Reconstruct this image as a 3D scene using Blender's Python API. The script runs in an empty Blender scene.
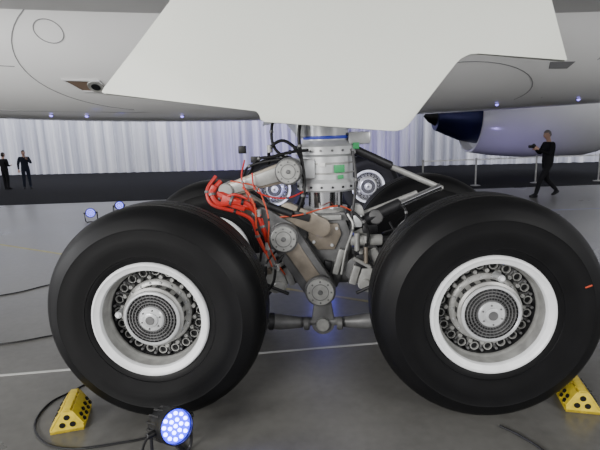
import bpy, bmesh, math, random
from mathutils import Vector, Matrix
random.seed(4)
PI=math.pi
V=Vector
# ------------------------------------------------------------------ materials
def mat(name,col,rough=0.5,metal=0.0,var=0.0,scale=8.0,bump=0.0,emit=None,es=0.0,coat=0.0,spec=0.5):
    m=bpy.data.materials.new(name); m.use_nodes=True
    nt=m.node_tree; b=nt.nodes['Principled BSDF']
    c=(col[0],col[1],col[2],1)
    b.inputs['Base Color'].default_value=c
    b.inputs['Roughness'].default_value=rough
    b.inputs['Metallic'].default_value=metal
    b.inputs['Coat Weight'].default_value=coat
    b.inputs['Specular IOR Level'].default_value=spec
    if emit:
        b.inputs['Emission Color'].default_value=(emit[0],emit[1],emit[2],1)
        b.inputs['Emission Strength'].default_value=es
    if var>0 or bump>0:
        tc=nt.nodes.new('ShaderNodeTexCoord')
        n=nt.nodes.new('ShaderNodeTexNoise'); n.inputs['Scale'].default_value=scale
        n.inputs['Detail'].default_value=6
        nt.links.new(tc.outputs['Object'],n.inputs['Vector'])
        if var>0:
            r=nt.nodes.new('ShaderNodeValToRGB')
            r.color_ramp.elements[0].position=0.3; r.color_ramp.elements[1].position=0.7
            r.color_ramp.elements[0].color=tuple(max(0,x*(1-var)) for x in col)+(1,)
            r.color_ramp.elements[1].color=tuple(min(1,x*(1+var)) for x in col)+(1,)
            nt.links.new(n.outputs['Fac'],r.inputs['Fac'])
            nt.links.new(r.outputs['Color'],b.inputs['Base Color'])
        if bump>0:
            bp=nt.nodes.new('ShaderNodeBump'); bp.inputs['Strength'].default_value=bump
            bp.inputs['Distance'].default_value=0.01
            nt.links.new(n.outputs['Fac'],bp.inputs['Height'])
            nt.links.new(bp.outputs['Normal'],b.inputs['Normal'])
    return m
M={}
M['rubber']=mat('tire_rubber',(0.0035,0.0035,0.004),0.48,var=0.25,scale=5,bump=0.05,spec=.17)
M['rimwhite']=mat('rim_white_paint',(0.68,0.69,0.70),0.35,var=0.06,scale=12)
M['silver']=mat('silver_paint',(0.52,0.53,0.54),0.3,0.35,var=0.12,scale=10)
M['chrome']=mat('chrome',(0.75,0.75,0.78),0.12,1.0)
M['grey']=mat('gear_grey',(0.12,0.12,0.122),0.42,0.3,var=0.3,scale=9,bump=0.1)
M['lgrey']=mat('light_grey_metal',(0.31,0.31,0.30),0.38,0.3,var=0.2,scale=14)
M['tan']=mat('tan_titanium',(0.21,0.18,0.145),0.42,0.4,var=0.25,scale=9)
M['dark']=mat('dark_steel',(0.018,0.018,0.020),0.45,0.4,var=0.2,scale=10)
M['black']=mat('black_plastic',(0.006,0.006,0.007),0.45,spec=.3)
M['red']=mat('red_hose',(0.40,0.016,0.010),0.45)
M['orange']=mat('orange_cable',(0.42,0.05,0.015),0.5)
M['green']=mat('green_label',(0.03,0.30,0.10),0.5)
M['white']=mat('white_label',(0.7,0.7,0.7),0.5)
M['blue']=mat('blue_band',(0.04,0.06,0.5),0.4)
M['door']=mat('door_white_paint',(0.66,0.68,0.62),0.5,var=0.02,scale=1.5)
M['paint']=mat('aircraft_white_paint',(0.82,0.82,0.82),0.2,var=0.03,scale=0.8,coat=0.3)
M['wingp']=mat('wing_white_paint',(0.72,0.72,0.73),0.4,var=0.05,scale=1)
M['seam']=mat('panel_seam',(0.22,0.22,0.23),0.6)
M['ductb']=mat('duct_interior',(0.16,0.11,0.08),0.6)
M['yellow']=mat('chock_yellow',(0.56,0.42,0.03),0.5,var=0.15,scale=20)
M['core']=mat('engine_core',(0.03,0.035,0.12),0.35,0.5)
M['skin']=mat('skin',(0.45,0.27,0.20),0.5)
M['hair']=mat('hair',(0.03,0.024,0.02),0.7)
M['hairg']=mat('hair_grey',(0.16,0.15,0.145),0.7)
M['suit']=mat('dark_clothes',(0.006,0.006,0.008),0.8,var=0.2,scale=6,spec=.2)
M['suit2']=mat('navy_clothes',(0.009,0.012,0.022),0.8,var=0.2,scale=6,spec=.2)
M['led']=mat('led_lens',(0.2,0.25,0.9),0.3,emit=(0.30,0.32,1.0),es=18)
M['ledbg']=mat('led_panel',(0.01,0.01,0.3),0.3,emit=(0.015,0.012,1.0),es=3.2)
M['led2']=mat('led_lens_dim',(0.2,0.25,0.9),0.3,emit=(0.3,0.3,1.0),es=5)
M['ledbg2']=mat('led_panel_dim',(0.01,0.01,0.2),0.3,emit=(0.04,0.04,1.0),es=.6)
M['glint']=mat('belly_glint_glow',(0.3,0.25,.7),0.3,emit=(0.25,0.2,1.0),es=3)  # emissive colour imitating stage-light reflections in the belly paint

# ------------------------------------------------------------------ mesh builder
def frame(d):
    d=V(d).normalized()
    a=V((0,0,1)) if abs(d.z)<0.9 else V((1,0,0))
    u=a.cross(d).normalized(); w=d.cross(u).normalized()
    return d,u,w
def catmull(pts,n):
    P=[V(p) for p in pts]
    if n<=1 or len(P)<3: return P,[i for i in range(len(P))]
    out=[];tt=[]
    for i in range(len(P)-1):
        p0=P[i-1] if i>0 else P[i]*2-P[i+1]
        p1=P[i];p2=P[i+1]
        p3=P[i+2] if i+2<len(P) else P[i+1]*2-P[i]
        for k in range(n):
            t=k/n
            out.append(0.5*((2*p1)+(p2-p0)*t+(2*p0-5*p1+4*p2-p3)*t*t+(3*p1-p0-3*p2+p3)*t**3)); tt.append(i+t)
    out.append(P[-1]); tt.append(len(P)-1)
    return out,tt
class MB:
    def __init__(s): s.v=[];s.f=[];s.m=[];s.mats=[]
    def mi(s,k):
        if k not in s.mats: s.mats.append(k)
        return s.mats.index(k)
    def add(s,vs,fs,k):
        o=len(s.v); s.v+= [V(x) for x in vs]; i=s.mi(k)
        for f in fs: s.f.append([o+a for a in f]); s.m.append(i)
    def lathe(s,prof,k,origin=(0,0,0),axis=(0,0,1),segs=48,cap0=True,cap1=True):
        d,u,w=frame(axis);o=V(origin);vs=[];fs=[]
        for r,h in prof:
            for i in range(segs):
                a=2*PI*i/segs
                vs.append(o+d*h+u*(r*math.cos(a))+w*(r*math.sin(a)))
        n=len(prof)
        for j in range(n-1):
            for i in range(segs):
                i2=(i+1)%segs
                fs.append([j*segs+i,j*segs+i2,(j+1)*segs+i2,(j+1)*segs+i])
        if cap0: fs.append(list(range(segs))[::-1])
        if cap1: fs.append([(n-1)*segs+i for i in range(segs)])
        s.add(vs,fs,k)
    def cyl(s,p1,p2,r,k,segs=24,b=0.0,r2=None):
        p1=V(p1);p2=V(p2);L=(p2-p1).length;r2=r if r2 is None else r2
        b=min(b,L*0.4,r*0.6)
        pr=[(r,0),(r2,L)] if b==0 else [(r-b,0),(r,b),(r2,L-b),(r2-b,L)]
        s.lathe(pr,k,p1,p2-p1,segs)
    def sphere(s,c,r,k,segs=16,sc=(1,1,1),rot=None):
        c=V(c);vs=[];fs=[];R=segs//2
        for j in range(R+1):
            t=PI*j/R; t=min(max(t,0.02),PI-0.02)
            for i in range(segs):
                a=2*PI*i/segs
                p=V((r*sc[0]*math.sin(t)*math.cos(a),r*sc[1]*math.sin(t)*math.sin(a),r*sc[2]*math.cos(t)))
                if rot: p=rot@p
                vs.append(c+p)
        for j in range(R):
            for i in range(segs):
                i2=(i+1)%segs
                fs.append([j*segs+i,(j+1)*segs+i,(j+1)*segs+i2,j*segs+i2])
        fs.append(list(range(segs)));fs.append([R*segs+i for i in range(segs)][::-1])
        s.add(vs,fs,k)
    def box(s,c,size,k,rot=None,b=0.0):
        bm=bmesh.new(); bmesh.ops.create_cube(bm,size=1)
        for v in bm.verts: v.co=V((v.co.x*size[0],v.co.y*size[1],v.co.z*size[2]))
        if b>0: bmesh.ops.bevel(bm,geom=bm.edges[:],offset=b,segments=2,affect='EDGES',profile=0.6)
        bm.verts.index_update()
        vs=[(rot@v.co if rot else v.co)+V(c) for v in bm.verts]
        fs=[[v.index for v in f.verts] for f in bm.faces]
        bm.free(); s.add(vs,fs,k)
    def sweep(s,pts,rad,k,segs=10,n=6,flat=1.0,up=None):
        P,T=catmull(pts,n)
        if not isinstance(rad,(list,tuple)): rad=[rad]*len(pts)
        vs=[];fs=[]
        prev=None
        for idx,p in enumerate(P):
            a=P[max(0,idx-1)];b=P[min(len(P)-1,idx+1)]
            d=(b-a).normalized()
            if prev is None:
                if up: u=(V(up)-d*V(up).dot(d)).normalized()
                else: _,u,_=frame(d)
            else:
                u=(prev-d*prev.dot(d)).normalized()
            prev=u; w=d.cross(u)
            t=T[idx];i=min(int(t),len(rad)-2);fr=t-i
            r=rad[i]*(1-fr)+rad[i+1]*fr
            for q in range(segs):
                an=2*PI*q/segs
                vs.append(p+u*(r*flat*math.cos(an))+w*(r*math.sin(an)))
        L=len(P)
        for j in range(L-1):
            for q in range(segs):
                q2=(q+1)%segs
                fs.append([j*segs+q,j*segs+q2,(j+1)*segs+q2,(j+1)*segs+q])
        fs.append(list(range(segs))[::-1]);fs.append([(L-1)*segs+q for q in range(segs)])
        s.add(vs,fs,k)
    def prism(s,poly,k,o,ux,uy,un,t,b=0.0):
        bm=bmesh.new();o=V(o);ux=V(ux);uy=V(uy);un=V(un)
        lo=[bm.verts.new(o+ux*x+uy*y) for x,y in poly]
        hi=[bm.verts.new(o+ux*x+uy*y+un*t) for x,y in poly]
        n=len(poly)
        bm.faces.new(lo[::-1]);bm.faces.new(hi)
        for i in range(n): bm.faces.new([lo[i],lo[(i+1)%n],hi[(i+1)%n],hi[i]])
        if b>0: bmesh.ops.bevel(bm,geom=bm.edges[:],offset=b,segments=2,affect='EDGES',profile=0.6)
        bm.verts.index_update()
        vs=[v.co.copy() for v in bm.verts];fs=[[v.index for v in f.verts] for f in bm.faces]
        bm.free();s.add(vs,fs,k)
    def link(s,a,ra,b_,rb,y0,y1,k,bev=0.008):
        a=V((a[0],a[1]));b=V((b_[0],b_[1]));d=(b-a);ang=math.atan2(d.y,d.x);L=d.length
        off=math.acos(max(-1,min(1,(ra-rb)/L)))
        pts=[]
        N=9
        for i in range(N+1):
            t=ang+off+(2*PI-2*off)*i/N
            pts.append((a.x+ra*math.cos(t),a.y+ra*math.sin(t)))
        for i in range(N+1):
            t=ang-off+(2*off)*i/N
            pts.append((b.x+rb*math.cos(t),b.y+rb*math.sin(t)))
        s.prism(pts,k,(0,y0,0),(1,0,0),(0,0,1),(0,1,0),y1-y0,bev)
    def build(s,name,parent=None,loc=(0,0,0),rot=(0,0,0),sharp=35):
        me=bpy.data.meshes.new(name)
        me.from_pydata([tuple(v) for v in s.v],[],s.f)
        for k in s.mats: me.materials.append(M[k] if isinstance(k,str) else k)
        for i,p in enumerate(me.polygons): p.material_index=s.m[i]; p.use_smooth=True
        bm=bmesh.new();bm.from_mesh(me);bmesh.ops.recalc_face_normals(bm,faces=bm.faces[:]);bm.to_mesh(me);bm.free()
        me.set_sharp_from_angle(angle=math.radians(sharp))
        me.update()
        ob=bpy.data.objects.new(name,me);bpy.context.scene.collection.objects.link(ob)
        ob.location=loc;ob.rotation_euler=rot
        if parent: ob.parent=parent
        return ob
def empty(name,loc=(0,0,0),rot=(0,0,0)):
    e=bpy.data.objects.new(name,None);bpy.context.scene.collection.objects.link(e)
    e.location=loc;e.rotation_euler=rot;e.empty_display_size=0.2
    return e

# ------------------------------------------------------------------ wheel (outward = -Y)
def make_wheel():
    w=MB();ax=(0,-1,0);S=112
    half=[(.384,.215),(.392,.236),(.405,.243),(.425,.246),(.428,.252),(.44,.253),(.48,.264),(.53,.268),(.575,.262),(.582,.264),(.590,.259),
          (.635,.236),(.662,.210),(.682,.176),(.692,.145),(.6965,.124),(.688,.120),(.683,.112),(.688,.104),(.698,.101),
          (.700,.048),(.690,.044),(.685,.037),(.690,.030),(.700,.027)]
    half=[(.384+(r-.384)*1.14,h) for r,h in half]
    prof=half+[(r,-h) for r,h in half[::-1]]
    n0=len(w.v)
    w.lathe(prof,'rubber',axis=ax,segs=S,cap0=False,cap1=False)
    for v in w.v[n0:]:
        if v.z<-.738: v.z=-.738
        if v.z<-.5:
            k=(-.5-v.z)/.238; v.y*=1+.06*k
    tire=w
    h=MB()
    h.lathe([(.372,-.2),(.386,-.225),(.392,-.243),(.384,-.252),(.372,-.248),(.345,-.23),(.33,-.18),(.325,-.03)][::-1],'rimwhite',axis=ax,segs=S,cap0=False,cap1=False)
    h.lathe([(.384,.20),(.390,.238),(.388,.250),(.382,.257),(.372,.258),(.364,.250),(.350,.246),(.338,.240),(.333,.228),(.332,.214)],'rimwhite',axis=ax,segs=S,cap0=False,cap1=False)
    h.lathe([(.332,.214),(.328,.20),(.322,.13),(.318,.122)],'lgrey',axis=ax,segs=S,cap0=False,cap1=False)
    h.lathe([(.318,.122),(.316,.06),(.31,.05),(.20,.045),(.17,.04)],'dark',axis=ax,segs=S,cap0=False,cap1=False)
    h.lathe([(.326,.15),(.316,.135),(.314,.12),(.320,.10)],'lgrey',axis=ax,segs=S,cap0=False,cap1=False)
    h.lathe([(.30,-.02),(.17,-.02)],'dark',axis=ax,segs=S,cap0=False,cap1=False)
    NB=20
    for i in range(NB):
        a=2*PI*i/NB; c,s_=math.cos(a),math.sin(a)
        h.cyl((.285*c,-.052,.285*s_),(.285*c,-.058,.285*s_),.022,'black',16)
        h.lathe([(.029,0),(.029,.03),(.022,.03),(.022,.0)],'lgrey',(.285*c,-.044,.285*s_),ax,16,False,False)
        a2=a+PI/NB; c,s_=math.cos(a2),math.sin(a2)
        h.cyl((.25*c,-.042,.25*s_),(.25*c,-.095,.25*s_),.015,'lgrey',10,.003)
        h.cyl((.302*c,-.042,.302*s_),(.302*c,-.10,.302*s_),.010,'grey',8,.002)
        h.box((.272*c,-.055,.272*s_),(.06,.03,.012),'grey',Matrix.Rotation(-a2,3,'Y'),.002)
    h.lathe([(.232,.04),(.232,.085),(.222,.095),(.198,.10),(.195,.13),(.195,.168),(.204,.172),(.204,.186),(.188,.194),(.188,.212)],'lgrey',axis=ax,segs=64,cap0=False,cap1=False)
    for i in range(18):
        a=2*PI*i/18;c,s_=math.cos(a),math.sin(a)
        rot=Matrix.Rotation(-a,3,'Y')
        h.box((.196*c,-.133,.196*s_),(.008,.045,.032),'dark',rot,.002)
        h.cyl((.214*c,-.09,.214*s_),(.214*c,-.108,.214*s_),.008,'silver',8,.002)
    h.lathe([(.188,.212),(.182,.220),(.172,.222),(.166,.214)],'silver',axis=ax,segs=64,cap0=False,cap1=False)
    h.lathe([(.166,.214),(.165,.195),(.05,.195)],'dark',axis=ax,segs=64,cap0=False,cap1=False)
    for i in range(36):
        a=2*PI*i/36;rot=Matrix.Rotation(-a,3,'Y')
        h.box((.122*math.cos(a),-.206,.122*math.sin(a)),(.09,.008,.003),'grey',rot)
    for rr in (.090,.110,.130,.150):
        h.lathe([(rr-.003,.199),(rr-.003,.216),(rr+.003,.216),(rr+.003,.199)],'grey',axis=ax,segs=48,cap0=False,cap1=False)
    h.lathe([(.084,.19),(.084,.220),(.076,.228),(.050,.231),(.047,.242),(.035,.246),(.004,.247)],'silver',axis=ax,segs=40)
    h.lathe([(.03,.246),(.028,.251),(.004,.252)],'grey',axis=ax,segs=24)
    for i in range(6):
        a=2*PI*i/6+.3
        h.cyl((.064*math.cos(a),-.226,.064*math.sin(a)),(.064*math.cos(a),-.236,.064*math.sin(a)),.006,'grey',8,.002)
    h.cyl((-.232,-.09,.02),(-.232,-.20,.02),.024,'silver',16,.006)
    h.cyl((-.232,-.198,.02),(-.232,-.208,.02),.014,'rimwhite',12,.003)
    h.cyl((-.232,-.15,.02),(-.16,-.20,.015),.010,'dark',8)
    h.cyl((0,-.01,0),(0,.26,0),.29,'dark',48,.01)
    h.cyl((0,.26,0),(0,.31,0),.25,'grey',48,.01)
    for i in range(8):
        a=2*PI*i/8
        h.cyl((.2*math.cos(a),.29,.2*math.sin(a)),(.2*math.cos(a),.38,.2*math.sin(a)),.035,'lgrey',16,.006)
    return tire,h
def disc(m,x,z,r,y0=-.38,y1=-.2,k='lgrey'):
    m.cyl((x,y1,z),(x,y0+.02,z),r,'grey',32,.006)
    m.cyl((x,y0+.03,z),(x,y0,z),r*.88,k,32,.006)
    m.lathe([(r*.55,y0*-1-.002),(r*.55,y0*-1+.003),(r*.50,y0*-1+.003),(r*.50,y0*-1-.002)],'grey',(x,0,z),(0,-1,0),28,False,False)
    m.cyl((x,y0+.01,z),(x,y0-.012,z),r*.16,'grey',16,.004)
    for i in range(8):
        a=2*PI*i/8
        m.cyl((x+r*.7*math.cos(a),y0+.01,z+r*.7*math.sin(a)),(x+r*.7*math.cos(a),y0-.006,z+r*.7*math.sin(a)),r*.06,'grey',8)

def make_gear(name,loc,rz):
    E=empty(name,loc,(0,0,rz))
    tire,hub=make_wheel()
    t0=tire.build('tire_1');h0=hub.build('wheel_hub_1')
    first=True
    k=0
    for (lx,ly,fl,sp) in [(-1.118,-.87,0,0.0),(1.070,-.87,0,-1.75),(-1.118,.87,PI,.6),(1.070,.87,PI,1.2)]:
        k+=1
        if first: t,h=t0,h0;first=False
        else:
            t=bpy.data.objects.new('tire_%d'%k,t0.data);h=bpy.data.objects.new('wheel_hub_%d'%k,h0.data)
            for o in (t,h): bpy.context.scene.collection.objects.link(o)
        for o in (t,h):
            o.parent=E;o.location=(lx,ly,.678)
            o.rotation_mode='XYZ';o.rotation_euler=(0,0,fl)
        h.rotation_mode='QUATERNION'
        h.rotation_quaternion=(Matrix.Rotation(fl,3,'Z')@Matrix.Rotation(-sp,3,'Y')).to_quaternion()
    # ---- shock strut
    m=MB()
    m.lathe([(.14,1.375),(.235,1.38),(.25,1.395),(.25,1.45),(.235,1.465),(.222,1.48),(.222,1.66),(.235,1.67),(.255,1.68),(.255,1.74),(.235,1.755),(.20,1.77),(.185,1.79),(.185,2.0),(.205,2.01),(.205,2.06),(.185,2.07),(.185,2.35),(.22,2.38),(.22,3.50)],'silver',(.06,0,0),(0,0,1),56)
    for zz in (1.52,1.60): m.lathe([(.222,zz),(.229,zz+.003),(.229,zz+.012),(.222,zz+.015)],'lgrey',(.06,0,0),(0,0,1),56,False,False)
    for i in range(18):
        a=2*PI*i/18
        m.cyl((.06+.252*math.cos(a),.252*math.sin(a),1.71),(.06+.264*math.cos(a),.264*math.sin(a),1.71),.010,'grey',8)
        m.cyl((.06+.246*math.cos(a),.246*math.sin(a),1.42),(.06+.26*math.cos(a),.26*math.sin(a),1.42),.010,'dark',8)
    m.box((.16,-.215,1.565),(.09,.012,.06),'green',Matrix.Rotation(.42,3,'Z'),.002)
    m.box((.02,-.225,1.60),(.06,.012,.03),'white',Matrix.Rotation(-.15,3,'Z'),.002)
    m.box((.30,-.12,1.74),(.05,.05,.05),'green',None,.004)
    m.box((.17,-.215,1.50),(.05,.012,.03),'green',Matrix.Rotation(.5,3,'Z'),.002)
    m.lathe([(.187,1.80),(.19,1.805),(.19,1.82),(.187,1.825)],'blue',(.06,0,0),(0,0,1),48,False,False)
    m.box((.33,-.05,1.80),(.18,.14,.10),'silver',None,.02)
    m.box((.33,-.10,1.93),(.24,.10,.07),'lgrey',None,.015)
    m.cyl((-.14,-.12,1.82),(-.14,-.12,2.0),.04,'silver',16,.008)
    m.build('shock_strut_cylinder',E)
    m=MB()
    m.cyl((.045,0,1.05),(.045,0,1.40),.145,'chrome',48)
    m.lathe([(.16,1.20),(.185,1.205),(.185,1.235),(.16,1.24)],'lgrey',(.045,0,0),(0,0,1),48)
    m.build('shock_strut_piston',E)
    # ---- fork and bogie
    m=MB()
    m.prism([(-.15,1.21),(.20,1.21),(.235,1.15),(.22,1.0),(.26,.93),(.22,.80),(.13,.56),(.03,.50),(-.08,.50),(-.16,.58),(-.2,.80),(-.22,.98),(-.19,1.14)],'grey',(0,-.17,0),(1,0,0),(0,0,1),(0,1,0),.34,.03)
    m.prism([(-.09,1.12),(.14,1.12),(.17,1.03),(.11,.90),(-.03,.90),(-.11,1.0)],'tan',(0,-.20,0),(1,0,0),(0,0,1),(0,1,0),.05,.012)
    m.prism([(-.13,1.19),(.17,1.19),(.17,1.15),(-.13,1.15)],'lgrey',(0,-.21,0),(1,0,0),(0,0,1),(0,1,0),.06,.008)
    m.box((.14,-.2,.80),(.05,.06,.22),'lgrey',Matrix.Rotation(.3,3,'Y'),.01)
    m.box((.05,-.19,.76),(.06,.05,.09),'dark',Matrix.Rotation(.2,3,'Y'),.01)
    for p in ((.13,1.08),(.09,.94),(-.05,1.08),(-.06,.97)):
        m.cyl((p[0],-.19,p[1]),(p[0],-.215,p[1]),.014,'silver',10,.003)
    m.build('piston_fork',E)
    m=MB()
    m.sweep([(-1.12,0,.685),(-.7,0,.69),(-.35,0,.71),(0,0,.72),(.35,0,.71),(.7,0,.69),(1.10,0,.685)],[.12,.125,.145,.17,.145,.125,.12],'grey',28,6)
    for sx in (-1,1):
        m.cyl((sx*1.09,-.20,.685),(sx*1.09,.20,.685),.165,'grey',40,.015)
        m.cyl((sx*1.09,-.80,.685),(sx*1.09,.80,.685),.085,'chrome',32)
        m.cyl((sx*.62,-.17,.70),(sx*.62,.17,.70),.09,'lgrey',24,.01)
        m.link((sx*.30,.72),.11,(sx*.52,.58),.07,-.19,-.13,'grey')
        m.link((sx*.42,.86),.05,(sx*.38,.62),.09,-.22,-.17,'lgrey')
        m.cyl((sx*.42,-.17,.86),(sx*.42,.17,.86),.045,'dark',20,.006)
        m.box((sx*.33,-.20,.80),(.10,.08,.12),'dark',None,.015)
        m.box((sx*.27,-.22,.69),(.06,.06,.16),'lgrey',Matrix.Rotation(sx*.3,3,'Y'),.01)
        m.cyl((sx*.36,-.25,.60),(sx*.36,-.10,.60),.05,'lgrey',20,.008)
        m.box((sx*.44,-.24,.74),(.05,.05,.05),'tan',None,.008)
        m.cyl((sx*.26,-.26,.84),(sx*.40,-.26,.76),.016,'lgrey',10,.003)
        m.cyl((sx*.28,-.25,.54),(sx*.50,-.25,.64),.014,'dark',10,.003)
    m.build('bogie_beam',E)
    # ---- torque links with pivot discs
    m=MB()
    m.link((-.24,1.565),.085,(-.74,1.425),.05,-.30,-.22,'tan')
    m.link((-.24,1.565),.06,(-.74,1.425),.035,-.315,-.29,'lgrey',.004)
    m.link((-.74,1.425),.055,(-.32,1.08),.12,-.24,-.15,'tan')
    m.link((-.52,1.30),.03,(-.36,1.12),.06,-.27,-.23,'dark')
    m.link((-.30,1.045),.125,(-.47,1.20),.085,-.31,-.2,'grey')
    m.link((-.30,1.045),.12,(-.02,.60),.125,-.32,-.20,'grey')
    m.link((-.25,.98),.065,(-.06,.68),.06,-.335,-.31,'tan',.006)
    m.cyl((-.74,-.34,1.425),(-.74,-.08,1.425),.06,'lgrey',24,.008)
    m.box((-.16,-.12,1.57),(.26,.22,.16),'silver',None,.03)
    m.box((-.22,-.12,1.10),(.22,.16,.22),'grey',None,.03)
    m.link((-.26,1.24),.07,(.0,1.10),.08,-.27,-.2,'tan')
    m.box((-.15,-.26,1.20),(.14,.06,.06),'dark',Matrix.Rotation(.3,3,'Y'),.01)
    m.cyl((-.42,-.3,1.30),(-.22,-.3,1.22),.03,'dark',16,.006)
    disc(m,-.235,1.565,.105,-.40,-.22)
    disc(m,-.29,1.045,.115,-.42,-.26)
    disc(m,-.015,.60,.125,-.40,-.18)
    m.build('torque_links',E)
    # ---- right hand actuators
    m=MB()
    m.cyl((.46,-.02,1.62),(1.02,-.02,1.36),.024,'lgrey',20)
    m.cyl((.27,-.05,1.72),(.60,-.03,1.56),.036,'dark',20,.01)
    m.cyl((.24,-.16,1.08),(.66,-.14,1.26),.05,'dark',24,.01)
    m.cyl((.58,-.14,1.225),(.98,-.12,1.39),.026,'chrome',16)
    m.cyl((.30,-.10,1.16),(.80,-.08,1.34),.02,'lgrey',14)
    m.cyl((.24,-.22,.98),(.50,-.22,.98),.045,'lgrey',24,.01)
    m.cyl((.50,-.22,.98),(.62,-.22,.98),.03,'dark',20,.008)
    m.link((.30,1.22),.05,(.34,.95),.06,-.18,-.10,'lgrey')
    m.link((.34,.95),.06,(.52,.76),.05,-.2,-.12,'grey')
    m.box((.30,-.20,1.14),(.07,.08,.10),'silver',None,.012)
    m.cyl((.45,-.20,1.16),(.45,-.05,1.16),.06,'grey',20,.01)
    m.box((.40,-.18,1.07),(.12,.09,.07),'dark',None,.012)
    m.cyl((.29,-.26,1.05),(.29,-.26,.90),.022,'lgrey',14,.004)
    m.cyl((.36,-.28,.94),(.36,-.28,.80),.018,'tan',14,.004)
    for i in range(7):
        m.box((.27+i*.055,-.20,.885),(.03,.04,.05),'lgrey' if i%2 else 'dark',None,.004)
    m.build('pitch_trimmer_actuator',E)
    # ---- brake rods
    m=MB()
    m.sweep([(-1.0,-.42,.44),(-.65,-.36,.36),(-.35,-.33,.33),(-.12,-.32,.32)],[.04,.055,.065,.04],'grey',16,5)
    m.sweep([(1.0,-.42,.44),(.65,-.36,.36),(.35,-.33,.33),(.12,-.32,.32)],[.04,.055,.065,.04],'grey',16,5)
    m.cyl((-.30,-.33,.33),(.30,-.33,.33),.036,'grey',20,.006)
    m.link((0,.32),.095,(0,.58),.06,-.36,-.27,'grey')
    m.cyl((0,-.40,.32),(0,-.22,.32),.055,'lgrey',24,.008)
    for sx in(-1,1):
        m.cyl((sx*.11,-.36,.325),(sx*.16,-.36,.325),.055,'grey',20,.008)
        m.cyl((sx*.40,-.335,.335),(sx*.45,-.34,.34),.072,'dark',20,.008)
    m.build('brake_rods',E)
    # ---- hoses
    m=MB()
    H=[('red',.020,[(-.78,-.30,1.50),(-.84,-.36,1.42),(-.78,-.38,1.33),(-.60,-.38,1.34),(-.50,-.36,1.25),(-.45,-.36,1.12),(-.42,-.34,1.0)]),
       ('red',.015,[(-.82,-.28,1.54),(-.88,-.34,1.44),(-.84,-.38,1.33),(-.66,-.40,1.27),(-.54,-.38,1.20),(-.49,-.36,1.04),(-.44,-.34,.92)]),
       ('red',.036,[(-.80,-.32,1.40),(-.70,-.36,1.36),(-.60,-.36,1.32),(-.52,-.33,1.29)]),
       ('red',.012,[(-.86,-.26,1.42),(-.80,-.34,1.37),(-.66,-.38,1.40),(-.56,-.36,1.36)]),
       ('orange',.007,[(-.60,-.34,1.45),(-.54,-.40,1.40),(-.50,-.40,1.28),(-.50,-.38,1.12),(-.46,-.36,.98),(-.40,-.32,.80)]),
       ('orange',.006,[(-.70,-.30,1.50),(-.50,-.36,1.46),(-.44,-.38,1.36),(-.40,-.40,1.20),(-.41,-.38,1.0),(-.36,-.30,.82),(-.30,-.24,.70)]),
       ('red',.006,[(-.52,-.34,1.56),(-.50,-.38,1.44),(-.40,-.38,1.38),(-.25,-.36,1.36),(-.12,-.28,1.40)]),
       ('orange',.006,[(-.34,-.3,1.20),(-.15,-.32,1.22),(0,-.26,1.25),(.15,-.24,1.27),(.26,-.2,1.22)]),
       ('red',.006,[(-.58,-.3,1.66),(-.60,-.36,1.52),(-.54,-.38,1.36),(-.46,-.38,1.22),(-.43,-.36,1.06)]),
       ('black',.012,[(-.66,-.26,1.46),(-.70,-.34,1.34),(-.62,-.38,1.22),(-.52,-.36,1.12),(-.48,-.34,.96),(-.50,-.3,.84)]),
       ('black',.013,[(-.40,-.20,1.62),(-.38,-.28,1.74),(-.28,-.30,1.80),(-.18,-.30,1.74),(-.14,-.28,1.66)]),
       ('black',.012,[(-.55,-.25,1.55),(-.48,-.30,1.66),(-.36,-.32,1.68),(-.22,-.32,1.71),(-.08,-.28,1.72)]),
       ('black',.010,[(-.62,-.25,1.48),(-.56,-.30,1.60),(-.44,-.32,1.64),(-.30,-.34,1.66)]),
       ('black',.012,[(-.30,-.20,2.1),(-.36,-.26,1.9),(-.34,-.28,1.74),(-.20,-.30,1.62),(-.12,-.28,1.5),(-.14,-.28,1.34),(-.2,-.26,1.2)]),
       ('black',.014,[(-.13,-.25,2.0),(-.15,-.27,1.8),(-.12,-.27,1.5),(-.14,-.24,1.3),(-.18,-.2,1.15)]),
       ('black',.012,[(-.28,-.3,.92),(-.36,-.34,.82),(-.40,-.34,.66),(-.52,-.28,.55),(-.75,-.25,.60)]),
       ('black',.010,[(-.34,-.3,.95),(-.44,-.34,.84),(-.46,-.34,.72),(-.60,-.28,.62),(-.8,-.25,.66)]),
       ('black',.012,[(.26,-.22,1.22),(.33,-.3,1.16),(.38,-.3,1.06),(.36,-.28,.9),(.45,-.26,.72),(.62,-.25,.62),(.85,-.3,.6)]),
       ('black',.010,[(.62,-.15,1.27),(.68,-.24,1.22),(.66,-.24,1.10),(.5,-.24,1.04)]),
       ('black',.010,[(.56,-.2,1.12),(.60,-.26,1.02),(.56,-.24,.90),(.66,-.24,.8)]),
       ('dark',.012,[(.27,-.16,1.7),(.29,-.2,1.5),(.28,-.21,1.35),(.26,-.22,1.2),(.24,-.22,1.0)]),
       ('lgrey',.010,[(.22,-.22,1.20),(.26,-.26,1.1),(.2,-.24,.9),(.16,-.24,.7)])]
    for k,r,p in H:
        m.sweep(p,r,k,8,6)
        P,T=catmull(p,6)
        for q in range(7,len(P)-3,11):
            d=(P[q+1]-P[q-1]).normalized()
            m.cyl(P[q]-d*.010,P[q]+d*.010,r*1.4,'grey' if q%2 else 'dark',12,.002)
    for p in [(-.48,-.37,1.25),(-.42,-.36,.98),(-.38,-.28,1.74),(.36,-.28,1.0),(-.36,-.33,.8)]:
        m.cyl((p[0],p[1],p[2]-.03),(p[0],p[1],p[2]+.03),.022,'lgrey',12,.004)
    m.box((-.50,-.26,1.66),(.07,.05,.05),'black',None,.006)
    m.box((-.60,-.26,1.74),(.06,.04,.06),'black',None,.006)
    m.box((-.67,-.36,1.335),(.20,.06,.08),'red',Matrix.Rotation(.35,3,'Y'),.015)
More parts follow.
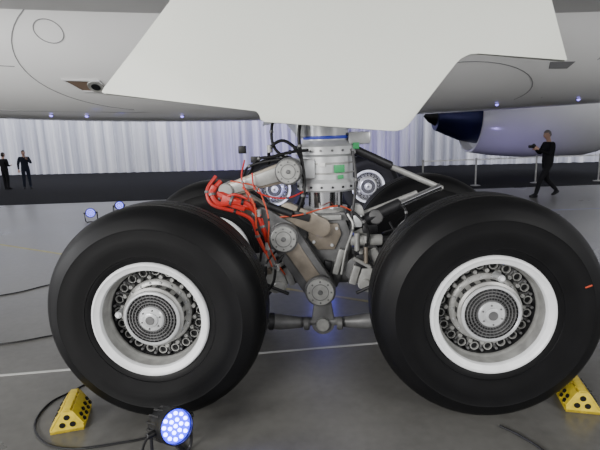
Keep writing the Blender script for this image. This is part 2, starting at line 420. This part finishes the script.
    m.box((-.84,-.34,1.43),(.05,.05,.10),'red',Matrix.Rotation(.5,3,'Y'),.015)
    m.build('hydraulic_hoses',E)
    # ---- side stay up to the wing root
    m=MB()
    m.cyl((.06,.15,2.1),(.06,2.2,3.40),.09,'silver',24,.02)
    m.cyl((.06,-.05,2.2),(-1.9,.1,3.50),.07,'silver',24,.02)
    m.box((.06,.18,2.1),(.22,.2,.22),'grey',None,.03)
    m.build('side_stays',E)
    # ---- leg door
    m=MB()
    W=[(-.27,3.30),(-.49,2.98),(-.779,2.655),(-1.02,2.40),(-1.24,2.175),(-1.265,2.145),(-1.24,2.130),(-.275,1.995),(-.255,1.978),(-.250,1.935),(-.22,1.918),(.56,1.838),(.61,1.833),(.65,1.843),(.681,1.865),(.965,2.225),(.99,2.258),(1.045,2.282),(1.10,2.284),(1.615,2.212),(1.627,2.22),(1.50,2.595),(1.38,3.0),(1.30,3.30)]
    poly=[(x-.11,z) for x,z in W]
    m.prism(poly,'door',(0,-.90,0),(1,0,0),(0,0,1),(0,1,0),.035,.006)
    m.box((.06,-.50,2.45),(.18,.75,.06),'grey',None,.01)
    m.box((.06,-.52,2.9),(.18,.75,.06),'grey',None,.01)
    m.build('leg_door',E)
    return E

G=make_gear('aircraft_landing_gear',(.18,3.82,.060),math.radians(-3.15))
G2=empty('aircraft_landing_gear.001',(.55,11.60,.060),(0,0,PI+math.radians(-2.5)))
for c in list(G.children):
    o=bpy.data.objects.new(c.name.split('.')[0],c.data);bpy.context.scene.collection.objects.link(o)
    o.parent=G2;o.location=c.location;o.rotation_mode=c.rotation_mode
    if c.rotation_mode=='QUATERNION': o.rotation_quaternion=c.rotation_quaternion
    else: o.rotation_euler=c.rotation_euler
m=MB()
m.box((1.070+.55,-.87-.262,.678+.19),(.045,.010,.010),'orange',Matrix.Rotation(-.3,3,'Y')@Matrix.Rotation(.10,3,'Z'),.002)
m.build('tire_slip_mark',G)

# ------------------------------------------------------------------ fuselage belly
YC,ZC,RY,RZ=9.4,4.92,3.2,2.72
def zoff(X): return .006*min(abs(X),7)**2 if X<0 else .003*min(X,7)**2
def fus(X,th,out=0.0):
    e=0.92
    s,c=math.sin(th),math.cos(th)
    ry=RY+out;rz=RZ+out
    return V((X,YC-ry*math.copysign(abs(s)**e,s),ZC+zoff(X)-rz*math.copysign(abs(c)**e,c)))
FE=empty('aircraft_fuselage',(0,0,.075))
m=MB()
xs=[-18+36*i/60 for i in range(61)];NT=96
vs=[fus(x,2*PI*j/NT) for x in xs for j in range(NT)]
fs=[[i*NT+j,i*NT+(j+1)%NT,(i+1)*NT+(j+1)%NT,(i+1)*NT+j] for i in range(60) for j in range(NT)]
fs.append(list(range(NT)));fs.append([60*NT+j for j in range(NT)])
m.add(vs,fs,'paint');m.build('belly_fairing',FE)
def ribbon(m,pts,w,k,out=.004):
    P=[fus(x,math.radians(t),out) for x,t in pts];vs=[];fs=[]
    for i,p in enumerate(P):
        a=P[max(0,i-1)];b=P[min(len(P)-1,i+1)];d=(b-a).normalized()
        x,t=pts[i];n=(fus(x,math.radians(t),.1)-fus(x,math.radians(t),0)).normalized()
        s=d.cross(n).normalized()*w*.5
        vs+=[p-s,p+s,p+s-n*.008,p-s-n*.008]
    for i in range(len(P)-1):
        a=i*4;b=a+4
        for q in range(4): fs.append([a+q,a+(q+1)%4,b+(q+1)%4,b+q])
    m.add(vs,fs,k)
m=MB()
def arc(cx,ct,rx,rt,a0,a1,n=24): return [(cx+rx*math.cos(math.radians(a0+(a1-a0)*i/n)),ct+rt*math.sin(math.radians(a0+(a1-a0)*i/n))) for i in range(n+1)]
ribbon(m,arc(-3.42,56,.20,3.6,0,360,32),.012,'seam')
ribbon(m,[(-17,46),(-6,45),(-4.2,44)],.010,'seam')
ribbon(m,arc(-2.2,45,1.9,26,110,250),.012,'seam')
ribbon(m,[(-17,18),(-8,18),(-3,18),(0,18),(6,18),(17,18)],.02,'seam')
ribbon(m,arc(2.6,24,1.4,18,-20,170),.012,'seam')
ribbon(m,[(1,62),(6,58),(17,56)],.018,'seam')
ribbon(m,[(1,57),(6,53),(17,51)],.012,'seam')
ribbon(m,[(4.9,62),(4.7,40),(4.4,18)],.010,'seam')
ribbon(m,[(6.6,55),(6.6,18)],.010,'seam')
m.build('panel_seams',FE)
m=MB()
c=[(-3.62,39),(-3.05,38.5),(-2.98,33),(-3.42,33.5)]
P0=[fus(x,math.radians(t),.006) for x,t in c];P1=[fus(x,math.radians(t),-.02) for x,t in c]
m.add(P0+P1,[[0,1,2,3],[0,1,5,4],[1,2,6,5],[2,3,7,6],[3,0,4,7]],'ductb')
ribbon(m,c+[c[0]],.03,'wingp',.02)
p=fus(-3.15,math.radians(36),.0);n=(fus(-3.15,math.radians(36),.1)-p).normalized()
m.lathe([(.05,0),(.05,.03),(.12,.035),(.13,.02)],'lgrey',p,n,24)
m.cyl(p+n*.035,p+n*.038,.07,'black',20)
c=[(3.95,40),(4.35,39.5),(4.30,36.5),(4.0,37)]
P0=[fus(x,math.radians(t),.006) for x,t in c];P1=[fus(x,math.radians(t),-.02) for x,t in c]
m.add(P0+P1,[[0,1,2,3],[0,1,5,4],[1,2,6,5],[2,3,7,6],[3,0,4,7]],'seam')
m.build('duct_inlet',FE)
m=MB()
for x in (-4.5,-3.85,-2.1,3.7,5.2):  # glowing studs stand in for reflected floor lights, not real fittings
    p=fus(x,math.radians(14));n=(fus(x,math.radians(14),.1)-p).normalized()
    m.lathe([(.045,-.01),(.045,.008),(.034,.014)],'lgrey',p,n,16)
    m.sphere(p+n*.012,.03,'glint',12)
m.build('belly_glints',FE)
def wingsec(Y,zb,x0,x1,t,tilt):
    pts=[];N=20
    for i in range(N+1):
        u=i/N; x=x0+(x1-x0)*u
        th=t*(math.sin(PI*u)**.6)
        pts.append(V((x,Y,zb-tilt*(x)+0.25*t-0.25*th)))
    for i in range(N-1,0,-1):
        u=i/N; x=x0+(x1-x0)*u
        th=t*(math.sin(PI*u)**.6)
        pts.append(V((x,Y,zb-tilt*(x)+0.25*t+0.75*th)))
    return pts
m=MB()
secs=[wingsec(8.2,3.40,-8.5,8.5,1.5,.03),wingsec(6.7,3.46,-7.5,8,1.3,.03),wingsec(5.0,3.62,-5.5,6.2,1.1,.02),wingsec(3,3.74,-4.2,5.2,1.0,.02),wingsec(-1,4.0,-3.4,3.6,.8,.02),wingsec(-9,4.6,-3.6,1.8,.5,.01)]
n=len(secs[0]);vs=[p for s in secs for p in s]
fs=[[i*n+j,i*n+(j+1)%n,(i+1)*n+(j+1)%n,(i+1)*n+j] for i in range(len(secs)-1) for j in range(n)]
fs.append(list(range(n)));fs.append([(len(secs)-1)*n+j for j in range(n)])
m.add(vs,fs,'wingp');m.build('wing',FE)
m=MB()
m.lathe([(1.45,7.9),(1.50,7.75),(1.56,7.6),(1.64,7.6),(1.80,8.6),(1.93,10),(1.97,11.5),(1.93,12.6),(1.82,13.1),(1.7,13.2),(1.6,13.0),(1.6,12.5)],'paint',(0,20.3,2.62),(1,0,0),72,True,True)
m.lathe([(.55,6.1),(.62,6.1),(.80,6.5),(1.10,7.2),(1.25,7.9)],'core',(0,20.3,2.62),(1,0,0),64)
m.lathe([(.02,5.6),(.25,5.8),(.5,6.2)],'dark',(0,20.3,2.62),(1,0,0),48)
m.box((9.6,20.3,4.8),(4.5,.5,1.4),'paint',None,.15)
m.build('engine_nacelle',FE)
m=MB()
secs=[wingsec(10.6,3.40,-8.5,8.5,1.5,.03),wingsec(14.0,4.1,-4,9,1.1,.02),wingsec(20.3,4.9,-1.5,9.5,.8,.01),wingsec(27,5.6,-3,5,.5,.01)]
vs=[p for s in secs for p in s]
fs=[[i*n+j,i*n+(j+1)%n,(i+1)*n+(j+1)%n,(i+1)*n+j] for i in range(len(secs)-1) for j in range(n)]
fs.append(list(range(n)));fs.append([(len(secs)-1)*n+j for j in range(n)])
m.add(vs,fs,'wingp');m.build('wing_far',FE)

# ------------------------------------------------------------------ room
def concrete():
    mm=bpy.data.materials.new('polished_concrete');mm.use_nodes=True;nt=mm.node_tree;b=nt.nodes['Principled BSDF']
    tc=nt.nodes.new('ShaderNodeTexCoord')
    n1=nt.nodes.new('ShaderNodeTexNoise');n1.inputs['Scale'].default_value=.55;n1.inputs['Detail'].default_value=8
    n2=nt.nodes.new('ShaderNodeTexNoise');n2.inputs['Scale'].default_value=14;n2.inputs['Detail'].default_value=6
    for x in(n1,n2): nt.links.new(tc.outputs['Object'],x.inputs['Vector'])
    mx=nt.nodes.new('ShaderNodeMath');mx.operation='MULTIPLY_ADD';mx.inputs[1].default_value=.3
    nt.links.new(n2.outputs['Fac'],mx.inputs[0]);nt.links.new(n1.outputs['Fac'],mx.inputs[2])
    r=nt.nodes.new('ShaderNodeValToRGB');r.color_ramp.elements[0].position=.45;r.color_ramp.elements[1].position=.85
    r.color_ramp.elements[0].color=(.078,.076,.070,1);r.color_ramp.elements[1].color=(.155,.152,.142,1)
    nt.links.new(mx.outputs[0],r.inputs['Fac']);nt.links.new(r.outputs['Color'],b.inputs['Base Color'])
    mr=nt.nodes.new('ShaderNodeMapRange');mr.inputs['To Min'].default_value=.20;mr.inputs['To Max'].default_value=.42
    nt.links.new(n1.outputs['Fac'],mr.inputs['Value']);nt.links.new(mr.outputs[0],b.inputs['Roughness'])
    bp=nt.nodes.new('ShaderNodeBump');bp.inputs['Strength'].default_value=.04;nt.links.new(n2.outputs['Fac'],bp.inputs['Height']);nt.links.new(bp.outputs['Normal'],b.inputs['Normal'])
    return mm
M['concrete']=concrete()
m=MB();m.box((0,15,-.1),(100,60,.2),'concrete');m.build('floor')
M['carpet']=mat('dark_carpet',(.006,.006,.008),.95,var=.3,scale=40,bump=.3,spec=.1)
def CY(x): return 30-.2*x
m=MB()
m.prism([(-45,15.4),(42,15.4),(42,CY(42)),(-45,CY(-45))],'carpet',(0,0,.0),(1,0,0),(0,1,0),(0,0,1),.012)
m.build('carpet')
def curtain_mat():
    mm=bpy.data.materials.new('white_drape');mm.use_nodes=True;nt=mm.node_tree;b=nt.nodes['Principled BSDF']
    b.inputs['Roughness'].default_value=.9;b.inputs['Specular IOR Level'].default_value=.1
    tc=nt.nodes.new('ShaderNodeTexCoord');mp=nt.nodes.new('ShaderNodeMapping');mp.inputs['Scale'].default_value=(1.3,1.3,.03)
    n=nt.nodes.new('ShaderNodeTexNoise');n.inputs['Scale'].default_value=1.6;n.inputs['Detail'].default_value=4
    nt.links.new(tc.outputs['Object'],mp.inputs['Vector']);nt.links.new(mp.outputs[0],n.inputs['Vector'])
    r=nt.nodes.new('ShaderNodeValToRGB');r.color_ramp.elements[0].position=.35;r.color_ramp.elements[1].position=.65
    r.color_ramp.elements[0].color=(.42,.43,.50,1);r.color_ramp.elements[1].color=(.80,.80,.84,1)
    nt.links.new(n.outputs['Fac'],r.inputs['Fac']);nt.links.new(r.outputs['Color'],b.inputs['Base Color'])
    return mm
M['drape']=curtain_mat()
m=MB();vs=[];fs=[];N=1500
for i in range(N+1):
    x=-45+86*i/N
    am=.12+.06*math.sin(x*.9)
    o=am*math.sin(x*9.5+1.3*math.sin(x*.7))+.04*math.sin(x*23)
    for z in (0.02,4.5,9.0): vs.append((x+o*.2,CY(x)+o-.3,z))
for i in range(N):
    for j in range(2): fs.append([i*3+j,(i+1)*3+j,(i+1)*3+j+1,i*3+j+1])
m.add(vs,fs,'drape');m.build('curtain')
M['wall']=mat('hangar_wall',(.45,.45,.47),.8,var=.05,scale=.5)
m=MB()
m.prism([(-46,CY(-46)+.6),(42,CY(42)+.6),(42,CY(42)+.9),(-46,CY(-46)+.9)],'wall',(0,0,0),(1,0,0),(0,1,0),(0,0,1),11)
m.build('wall_back')
M['line']=mat('floor_line_paint',(.46,.46,.44),.5,var=.15,scale=6)
M['yline']=mat('floor_yellow_paint',(.30,.27,.11),.5,var=.2,scale=6)
M['bline']=mat('floor_blue_paint',(.20,.22,.36),.5,var=.1,scale=6)
def fline(name,a,b,w,k):
    a=V(a+(0,));b=V(b+(0,));d=(b-a).normalized();s=V((-d.y,d.x,0))*w/2
    m=MB();lo=[a-s,b-s,b+s,a+s];hi=[p+V((0,0,.003)) for p in lo]
    m.add(lo+hi,[[0,1,2,3],[4,5,6,7],[0,1,5,4],[1,2,6,5],[2,3,7,6],[3,0,4,7]],k);return m.build(name)
fline('floor_marking',(-6,3.12),(7,4.56),.03,'line')
fline('floor_marking.001',(-12,12.3),(1,4.8),.06,'yline')
fline('floor_marking.002',(4.0,10.62),(20,10.75),.07,'bline')

# ------------------------------------------------------------------ stage lights
def stage_light(name,loc,aim,r=.115,bg='ledbg',fg='led'):
    E=empty(name,(loc[0],loc[1],0))
    c=V((0,0,loc[2]));d,u,w=frame(aim)
    m=MB()
    m.lathe([(r*.55,-.20),(r*.8,-.19),(r*.86,-.12),(r*.95,-.11),(r*.95,-.02),(r*1.0,0),(r*1.0,.035),(r*.93,.04),(r*.90,.012)],'black',c,d,40)
    for i in range(14):
        a=2*PI*i/14;p=c-d*.11+u*(r*.9*math.cos(a))+w*(r*.9*math.sin(a))
        m.sweep([p-d*.07,p+d*.07],.008,'dark',6,1)
    m.build('housing',E)
    m=MB()
    m.lathe([(r*.90,.006),(r*.90,.014)],bg,c,d,40)
    L=[(0,0)]+[(r*.34*math.cos(2*PI*i/6),r*.34*math.sin(2*PI*i/6)) for i in range(6)]+[(r*.68*math.cos(2*PI*i/12+.26),r*.68*math.sin(2*PI*i/12+.26)) for i in range(12)]
    for a,b in L: m.lathe([(r*.10,.014),(r*.095,.024),(r*.05,.03)],fg,c+u*a+w*b,d,14)
    m.build('led_array',E)
    m=MB()
    h=V((d.x,d.y,0)).normalized();sx=V((-h.y,h.x,0))
    for sg in (-1,1):
        m.sweep([c+sx*sg*(r+.02)-d*.05,V((0,0,.06))+sx*sg*(r+.02)-h*.05,V((0,0,.012))+sx*sg*(r-.01)-h*.05,V((0,0,.010))-h*.05],.010,'dark',8,4)
        m.cyl(c+sx*sg*(r*.9)-d*.05,c+sx*sg*(r+.045)-d*.05,.018,'black',12,.004)
        m.sweep([c+sx*sg*(r+.02)-d*.05,c+sx*sg*(r+.03)-d*.12-V((0,0,.05)),V((0,0,.012))+sx*sg*(r+.02)-h*.22],.008,'dark',8,4)
    for sg in(-1,1):
        m.box(V((0,0,.008))+sx*sg*r*.7-h*.05,(.03,.26,.016),'dark',Matrix.Rotation(math.atan2(h.y,h.x)+PI/2,3,'Z'),.004)
    m.build('yoke_stand',E)
    return E
stage_light('stage_light',(-.775,2.37,.245),(.66,-.70,.34),.104)
stage_light('stage_light.001',(-5.25,11.2,.24),(.35,-.9,.12),.12,'ledbg2','led2')
stage_light('stage_light.002',(-4.95,12.3,.26),(.5,-.8,.12),.12,'ledbg2','led2')
stage_light('stage_light.003',(.10,9.6,.16),(.1,.9,.5),.10,'ledbg2','led2')

# ------------------------------------------------------------------ chocks
def chock(name,loc,sx,rz,sc=.8):
    E=empty(name,loc,(0,0,rz));E.scale=(sc,sc,sc)
    m=MB()
    pr=[(-.13,0),(.13,0),(.13,.035),(.02,.20),(-.04,.20),(-.13,.05)]
    pr=[(x*sx,z) for x,z in pr]
    for y in (-.17,-.085,0,.085,.155): m.prism(pr,'yellow',(0,y,0),(1,0,0),(0,0,1),(0,1,0),.022,.004)
    m.box((0,0,.014),(.26,.34,.028),'yellow',None,.004)
    m.box((-.01*sx,0,.19),(.06,.34,.022),'yellow',None,.004)
    m.box((.075*sx,0,.11),(.02,.34,.17),'yellow',Matrix.Rotation(-.58*sx,3,'Y'),.003)
    m.box((-.088*sx,0,.12),(.02,.34,.15),'yellow',Matrix.Rotation(.54*sx,3,'Y'),.003)
    for y in (-.12,-.04,.04,.12):
        for q,(x,z,t) in enumerate([(-.104,.115,.54),(-.125,.075,.54)]):
            p=V((x*sx,y,z));n=V((-math.cos(t)*sx,0,math.sin(t)))
            m.lathe([(.018,-.004),(.018,.006)],'black',p+n*.008,n,12)
        for (x,z) in [(.098,.10),(.068,.145)]:
            n=V((math.cos(.58)*sx,0,math.sin(.58)))
            m.lathe([(.018,0),(.018,.006)],'black',V((x*sx,y,z))+n*.003,n,12)
    for x,z in [(-.05,.07),(.03,.07),(-.01,.135)]:
        m.cyl((x*sx,-.1745,z),(x*sx,-.170,z),.024,'black',14)
    m.build('wedge_body',E)
    return E
chock('wheel_chock',(-1.63,2.83,0),-1,.25)
chock('wheel_chock.001',(1.88,2.84,0),1,-.25)

# ------------------------------------------------------------------ cables
def cable(name,pts,r=.008):
    m=MB();m.sweep([(x,y,r+.001) for x,y in pts],r,'black',8,8);return m.build(name)
cable('power_cable',[(-.93,2.56),(-1.02,2.60),(-1.15,2.57),(-1.46,2.52),(-1.70,2.60),(-1.87,2.80),(-1.90,3.05),(-1.78,3.25),(-1.66,3.6),(-1.95,4.2)],.007)
cable('power_cable.001',[(1.24,2.60),(1.32,2.50),(1.40,2.34),(1.46,2.1),(1.6,1.8),(1.7,1.4)],.007)
cable('power_cable.002',[(-6,5.2),(-4.8,5.3),(-3.87,5.63),(-3.45,6.04),(-2.6,6.7),(-1.0,7.3)])
cable('power_cable.003',[(-5,3.98),(-3.6,4.0),(-2.9,4.12),(-2.53,4.27),(-2.2,4.36),(-2.02,4.32)])

# ------------------------------------------------------------------ barrier
E=empty('rope_barrier',(0,0,0))
m=MB()
px=[(4.50,16.3),(6.42,16.3),(8.7,16.5),(10.95,16.4)]
for x,y in px:
    m.lathe([(.17,.013),(.17,.025),(.05,.05),(.03,.06),(.03,.92),(.04,.93),(.04,1.0),(.02,1.01)],'lgrey',(x,y,0),(0,0,1),20)
m.build('posts',E)
m=MB()
for a,b in zip(px[:-1],px[1:]):
    m.box(((a[0]+b[0])/2,(a[1]+b[1])/2,.95),(b[0]-a[0],.015,.05),'white',Matrix.Rotation(math.atan2(b[1]-a[1],b[0]-a[0]),3,'Z'))
m.build('belts',E)

# ------------------------------------------------------------------ people (facing -Y locally)
M['lip']=mat('lips',(.35,.12,.10),.5)
def head(m,c,tilt,hairk,long=False):
    R=Matrix.Rotation(tilt,3,'X')
    def ball(scale,k,keep=None,nose=False):
        S=28;Rn=20;vs=[];fs=[];ok=[]
        for j in range(Rn+1):
            t=PI*j/Rn;t=min(max(t,.03),PI-.03)
            for i in range(S):
                a=2*PI*i/S
                x=math.sin(t)*math.cos(a);y=math.sin(t)*math.sin(a);z=math.cos(t)
                nar=1-.28*max(0,-z)**1.2
                p=V((x*.077*nar,y*.098*(1-.12*max(0,-z)),z*.122))*scale
                if nose and y<0:
                    p.y-=.026*math.exp(-((p.x)/.013)**2-((p.z+.018)/.020)**2)
                    p.y-=.010*math.exp(-((p.x)/.020)**2-((p.z+.055)/.010)**2)
                    p.y+=.010*math.exp(-((abs(p.x)-.032)/.014)**2-((p.z-.005)/.012)**2)
                    p.y-=.010*math.exp(-((p.x)/.025)**2-((p.z+.098)/.018)**2)
                ok.append(True if keep is None else keep(x,y,z))
                vs.append(V(c)+R@p)
        for j in range(Rn):
            for i in range(S):
                q=[j*S+i,(j+1)*S+i,(j+1)*S+(i+1)%S,j*S+(i+1)%S]
                if all(ok[w] for w in q): fs.append(q)
        m.add(vs,fs,k)
    ball(1.0,'skin',None,True)
    ball(1.075,hairk,lambda x,y,z:(z>.38 and y>-.9) or (y>-.12 and z>(-.95 if long else -.35)))
    for sx in(-1,1):
        m.sphere(V(c)+R@V((sx*.031,-.083,.006)),.010,'white',8)
        m.sphere(V(c)+R@V((sx*.031,-.091,.006)),.005,'black',8)
        m.sphere(V(c)+R@V((sx*.078,.008,-.008)),.03,'skin',10,(.35,.6,1))
        m.box(V(c)+R@V((sx*.031,-.092,.026)),(.028,.006,.005),hairk,R)
    m.box(V(c)+R@V((0,-.096,-.056)),(.042,.006,.006),'lip',R,.002)
def hand(m,w,d,n,side,curl=.5):
    w=V(w);d=V(d).normalized();n=(V(n)-d*V(n).dot(d)).normalized();s=d.cross(n)*side
    m.sweep([w-d*.03,w,w+d*.03,w+d*.085],[.027,.029,.04,.042],'skin',12,4,.42,n)
    for i,(o,L) in enumerate([(.030,.075),(.010,.085),(-.010,.080),(-.030,.062)]):
        p=w+d*.075+s*o
        pts=[p];ang=0
        for seg in (.42,.33,.25):
            ang+=curl
            pts.append(pts[-1]+(d*math.cos(ang)+n*math.sin(ang))*L*seg)
        m.sweep(pts,[.010,.0095,.0085,.006],'skin',8,3)
    p=w+d*.025+s*.033
    m.sweep([p,p+s*.028+d*.02+n*.008,p+s*.034+d*.045+n*.02,p+s*.028+d*.065+n*.03],[.013,.012,.010,.007],'skin',8,3)
def person(name,loc,rz,J,body='suit',hairk='hair',long=False,headtilt=0.0,handprops=None,cam=None,sc=1.0):
    E=empty(name,loc,(0,0,rz));E.scale=(sc,sc,sc)
    names=['pelvis','waist','chest','collar','shL','elL','wrL','shR','elR','wrR','hipL','knL','anL','toL','hipR','knR','anR','toR']
    rad={'pelvis':(.165,.12),'waist':(.15,.115),'chest':(.18,.13),'collar':(.085,.07),
         'sh':(.080,.080),'el':(.056,.056),'wr':(.038,.038),'hip':(.105,.105),'kn':(.074,.074),'an':(.055,.055),'to':(.038,.038)}
    base={'pelvis':(0,0,.96),'waist':(0,0,1.12),'chest':(0,-.01,1.32),'collar':(0,0,1.47),
          'shL':(.185,0,1.42),'shR':(-.185,0,1.42),'hipL':(.095,0,.88),'hipR':(-.095,0,.88)}
    base.update(J)
    ed=[('pelvis','waist'),('waist','chest'),('chest','collar'),('chest','shL'),('shL','elL'),('elL','wrL'),('chest','shR'),('shR','elR'),('elR','wrR'),
        ('pelvis','hipL'),('hipL','knL'),('knL','anL'),('anL','toL'),('pelvis','hipR'),('hipR','knR'),('knR','anR'),('anR','toR')]
    me=bpy.data.meshes.new('clothed_body')
    me.from_pydata([base[q] for q in names],[(names.index(a),names.index(b)) for a,b in ed],[])
    ob=bpy.data.objects.new('clothed_body',me);bpy.context.scene.collection.objects.link(ob);ob.parent=E
    me.materials.append(M[body])
    md=ob.modifiers.new('Skin','SKIN');md.use_smooth_shade=True
    for i,q in enumerate(names):
        r=rad.get(q) or rad[q[:-1]]
        sv=me.skin_vertices[0].data[i];sv.radius=r;sv.use_root=(q=='pelvis')
    ss=ob.modifiers.new('Sub','SUBSURF');ss.levels=2;ss.render_levels=2
    m=MB()
    hc=V(base.get('head',(0,-.03,1.665)))
    head(m,hc,headtilt,hairk,long)
    m.sweep([V(base['collar'])-V((0,0,.04)),V(base['collar'])+V((0,-.01,.05)),hc-V((0,-.01,.05))],[.062,.055,.055],'skin',14,4)
    m.build('head',E)
    m=MB()
    for S,sd in(('L',1),('R',-1)):
        d=V(base['wr'+S])-V(base['el'+S])
        hp=(handprops or {}).get(S,(d,(0,-1,0) if abs(d.normalized().y)<.8 else (0,0,1),.4))
        hand(m,V(base['wr'+S])+d.normalized()*.02,hp[0],hp[1],sd,hp[2])
    m.build('hands',E)
    m=MB()
    for S in 'LR':
        a=V(base['an'+S]);t=V(base['to'+S])
        m.sweep([a+V((0,.045,-.045)),a+V((0,0,-.035)),a*.4+t*.6+V((0,0,-.012)),t+V((0,-.03,0))],[.038,.048,.046,.03],'black',12,4,.9)
    m.build('shoes',E)
    if cam:
        m=MB();c=V(cam)
        m.box(c,(.13,.06,.09),'black',None,.01);m.box(c+V((0,0,.055)),(.05,.05,.03),'black',None,.008)
        m.cyl(c+V((0,-.03,0)),c+V((0,-.13,0)),.038,'black',20,.005);m.cyl(c+V((0,-.128,0)),c+V((0,-.132,0)),.03,'dark',20)
        m.build('camera_body',E)
    return E
person('walking_man',(7.12,12.9,.0),-PI/2,
   {'elL':(.24,-.10,1.16),'wrL':(.10,-.31,1.30),'elR':(-.24,-.10,1.16),'wrR':(-.10,-.30,1.30),
    'knL':(.10,-.22,.50),'anL':(.10,-.32,.085),'toL':(.11,-.46,.04),
    'knR':(-.10,.06,.47),'anR':(-.10,.36,.16),'toR':(-.10,.26,.04),'head':(0,-.05,1.665)},
   hairk='hairg',headtilt=.1,cam=(0,-.40,1.37),
   handprops={'L':((-.35,-.7,.5),(-1,0,0),.5),'R':((.35,-.7,.5),(1,0,0),.5)},sc=1.06)
person('standing_woman',(-13.95,21.6,.012),PI*.9,
   {'elL':(.24,-.02,1.14),'wrL':(.14,-.22,1.12),'elR':(-.24,-.02,1.14),'wrR':(-.14,-.22,1.14),
    'knL':(.10,-.02,.48),'anL':(.10,0,.085),'toL':(.12,-.14,.04),'knR':(-.10,-.02,.48),'anR':(-.11,.02,.085),'toR':(-.13,-.12,.04)},
   hairk='hair',long=True,sc=.98)
person('standing_man',(-13.02,21.7,.012),PI*.2,
   {'elL':(.26,-.05,1.17),'wrL':(.10,-.24,1.36),'elR':(-.26,.0,1.14),'wrR':(-.27,-.05,.90),
    'knL':(.11,-.02,.48),'anL':(.12,0,.085),'toL':(.14,-.14,.04),'knR':(-.11,-.02,.48),'anR':(-.13,.02,.085),'toR':(-.15,-.12,.04)},
   body='suit2',sc=1.02)

# ------------------------------------------------------------------ lights
def area(name,loc,tgt,sx,sy,e,col=(1,1,1)):
    l=bpy.data.lights.new(name,'AREA');l.shape='RECTANGLE';l.size=sx;l.size_y=sy;l.energy=e;l.color=col
    o=bpy.data.objects.new(name,l);bpy.context.scene.collection.objects.link(o);o.location=loc
    o.rotation_euler=(V(tgt)-V(loc)).to_track_quat('-Z','Y').to_euler();return o
def spot(name,loc,tgt,e,col,ang=70,size=.1):
    l=bpy.data.lights.new(name,'SPOT');l.energy=e;l.color=col;l.spot_size=math.radians(ang);l.spot_blend=.6;l.shadow_soft_size=size
    o=bpy.data.objects.new(name,l);bpy.context.scene.collection.objects.link(o);o.location=loc
    o.rotation_euler=(V(tgt)-V(loc)).to_track_quat('-Z','Y').to_euler();return o
area('hall_light_front',(-9,-9,5.5),(-1,6,2.5),7,4,3000,(1,.985,.95))
area('hall_light_side',(9,-8,6),(0,4,2),6,4,1200,(1,.99,.97))
area('belly_fill',(-16,1,4.5),(-3,8,3.5),5,4,1300,(.98,.98,1))  # added out-of-view fill to brighten the left belly
area('nacelle_fill',(19,8,5),(9,19,2.5),5,4,1000,(.98,.98,1))  # unseen fill added to lift the nacelle
area('curtain_wash_left',(-16,CY(-16)-6,8.5),(-16,CY(-16),2),34,1.2,2500,(.90,.92,1))
area('curtain_wash_right',(16,CY(16)-5,8.5),(16,CY(16),2),28,1.2,1900,(.90,.92,1))
spot('purple_wash',(-5,24,.5),(-4,30.8,3),800,(.35,.25,1),90)
spot('purple_wash_mid',(3,23,.5),(3,29.4,2.5),600,(.4,.3,1),90)
spot('purple_nacelle',(8.5,16.8,.3),(9.5,20,1.5),50,(.4,.3,1),100)
spot('blue_far_gear',(.02,9.3,.4),(.2,11,1.2),60,(.15,.15,1),120)
spot('far_gear_fill',(.6,7.4,.9),(.6,10.6,.7),330,(.75,.75,1),100)  # added fill without a fixture, brightens the far wheel rims
spot('blue_underwheel',(.3,6.2,.5),(.2,4,.1),12,(.12,.12,1),80)
spot('stage_beam',(-.64,2.22,.32),(-.45,1.95,.0),14,(.12,.13,1),150)
w=bpy.data.worlds.new('hangar_ambient');bpy.context.scene.world=w;w.use_nodes=True
w.node_tree.nodes['Background'].inputs['Color'].default_value=(.96,.97,1,1)
w.node_tree.nodes['Background'].inputs['Strength'].default_value=.88

# ------------------------------------------------------------------ camera
cd=bpy.data.cameras.new('camera');cd.lens=27;cd.sensor_width=36;cd.clip_end=300
co=bpy.data.objects.new('camera',cd);bpy.context.scene.collection.objects.link(co)
co.matrix_world=Matrix.Translation((0,0,1.86))@Matrix.Rotation(math.radians(90-10.7),4,'X')@Matrix.Rotation(math.radians(-2.0),4,'Z')
bpy.context.scene.camera=co
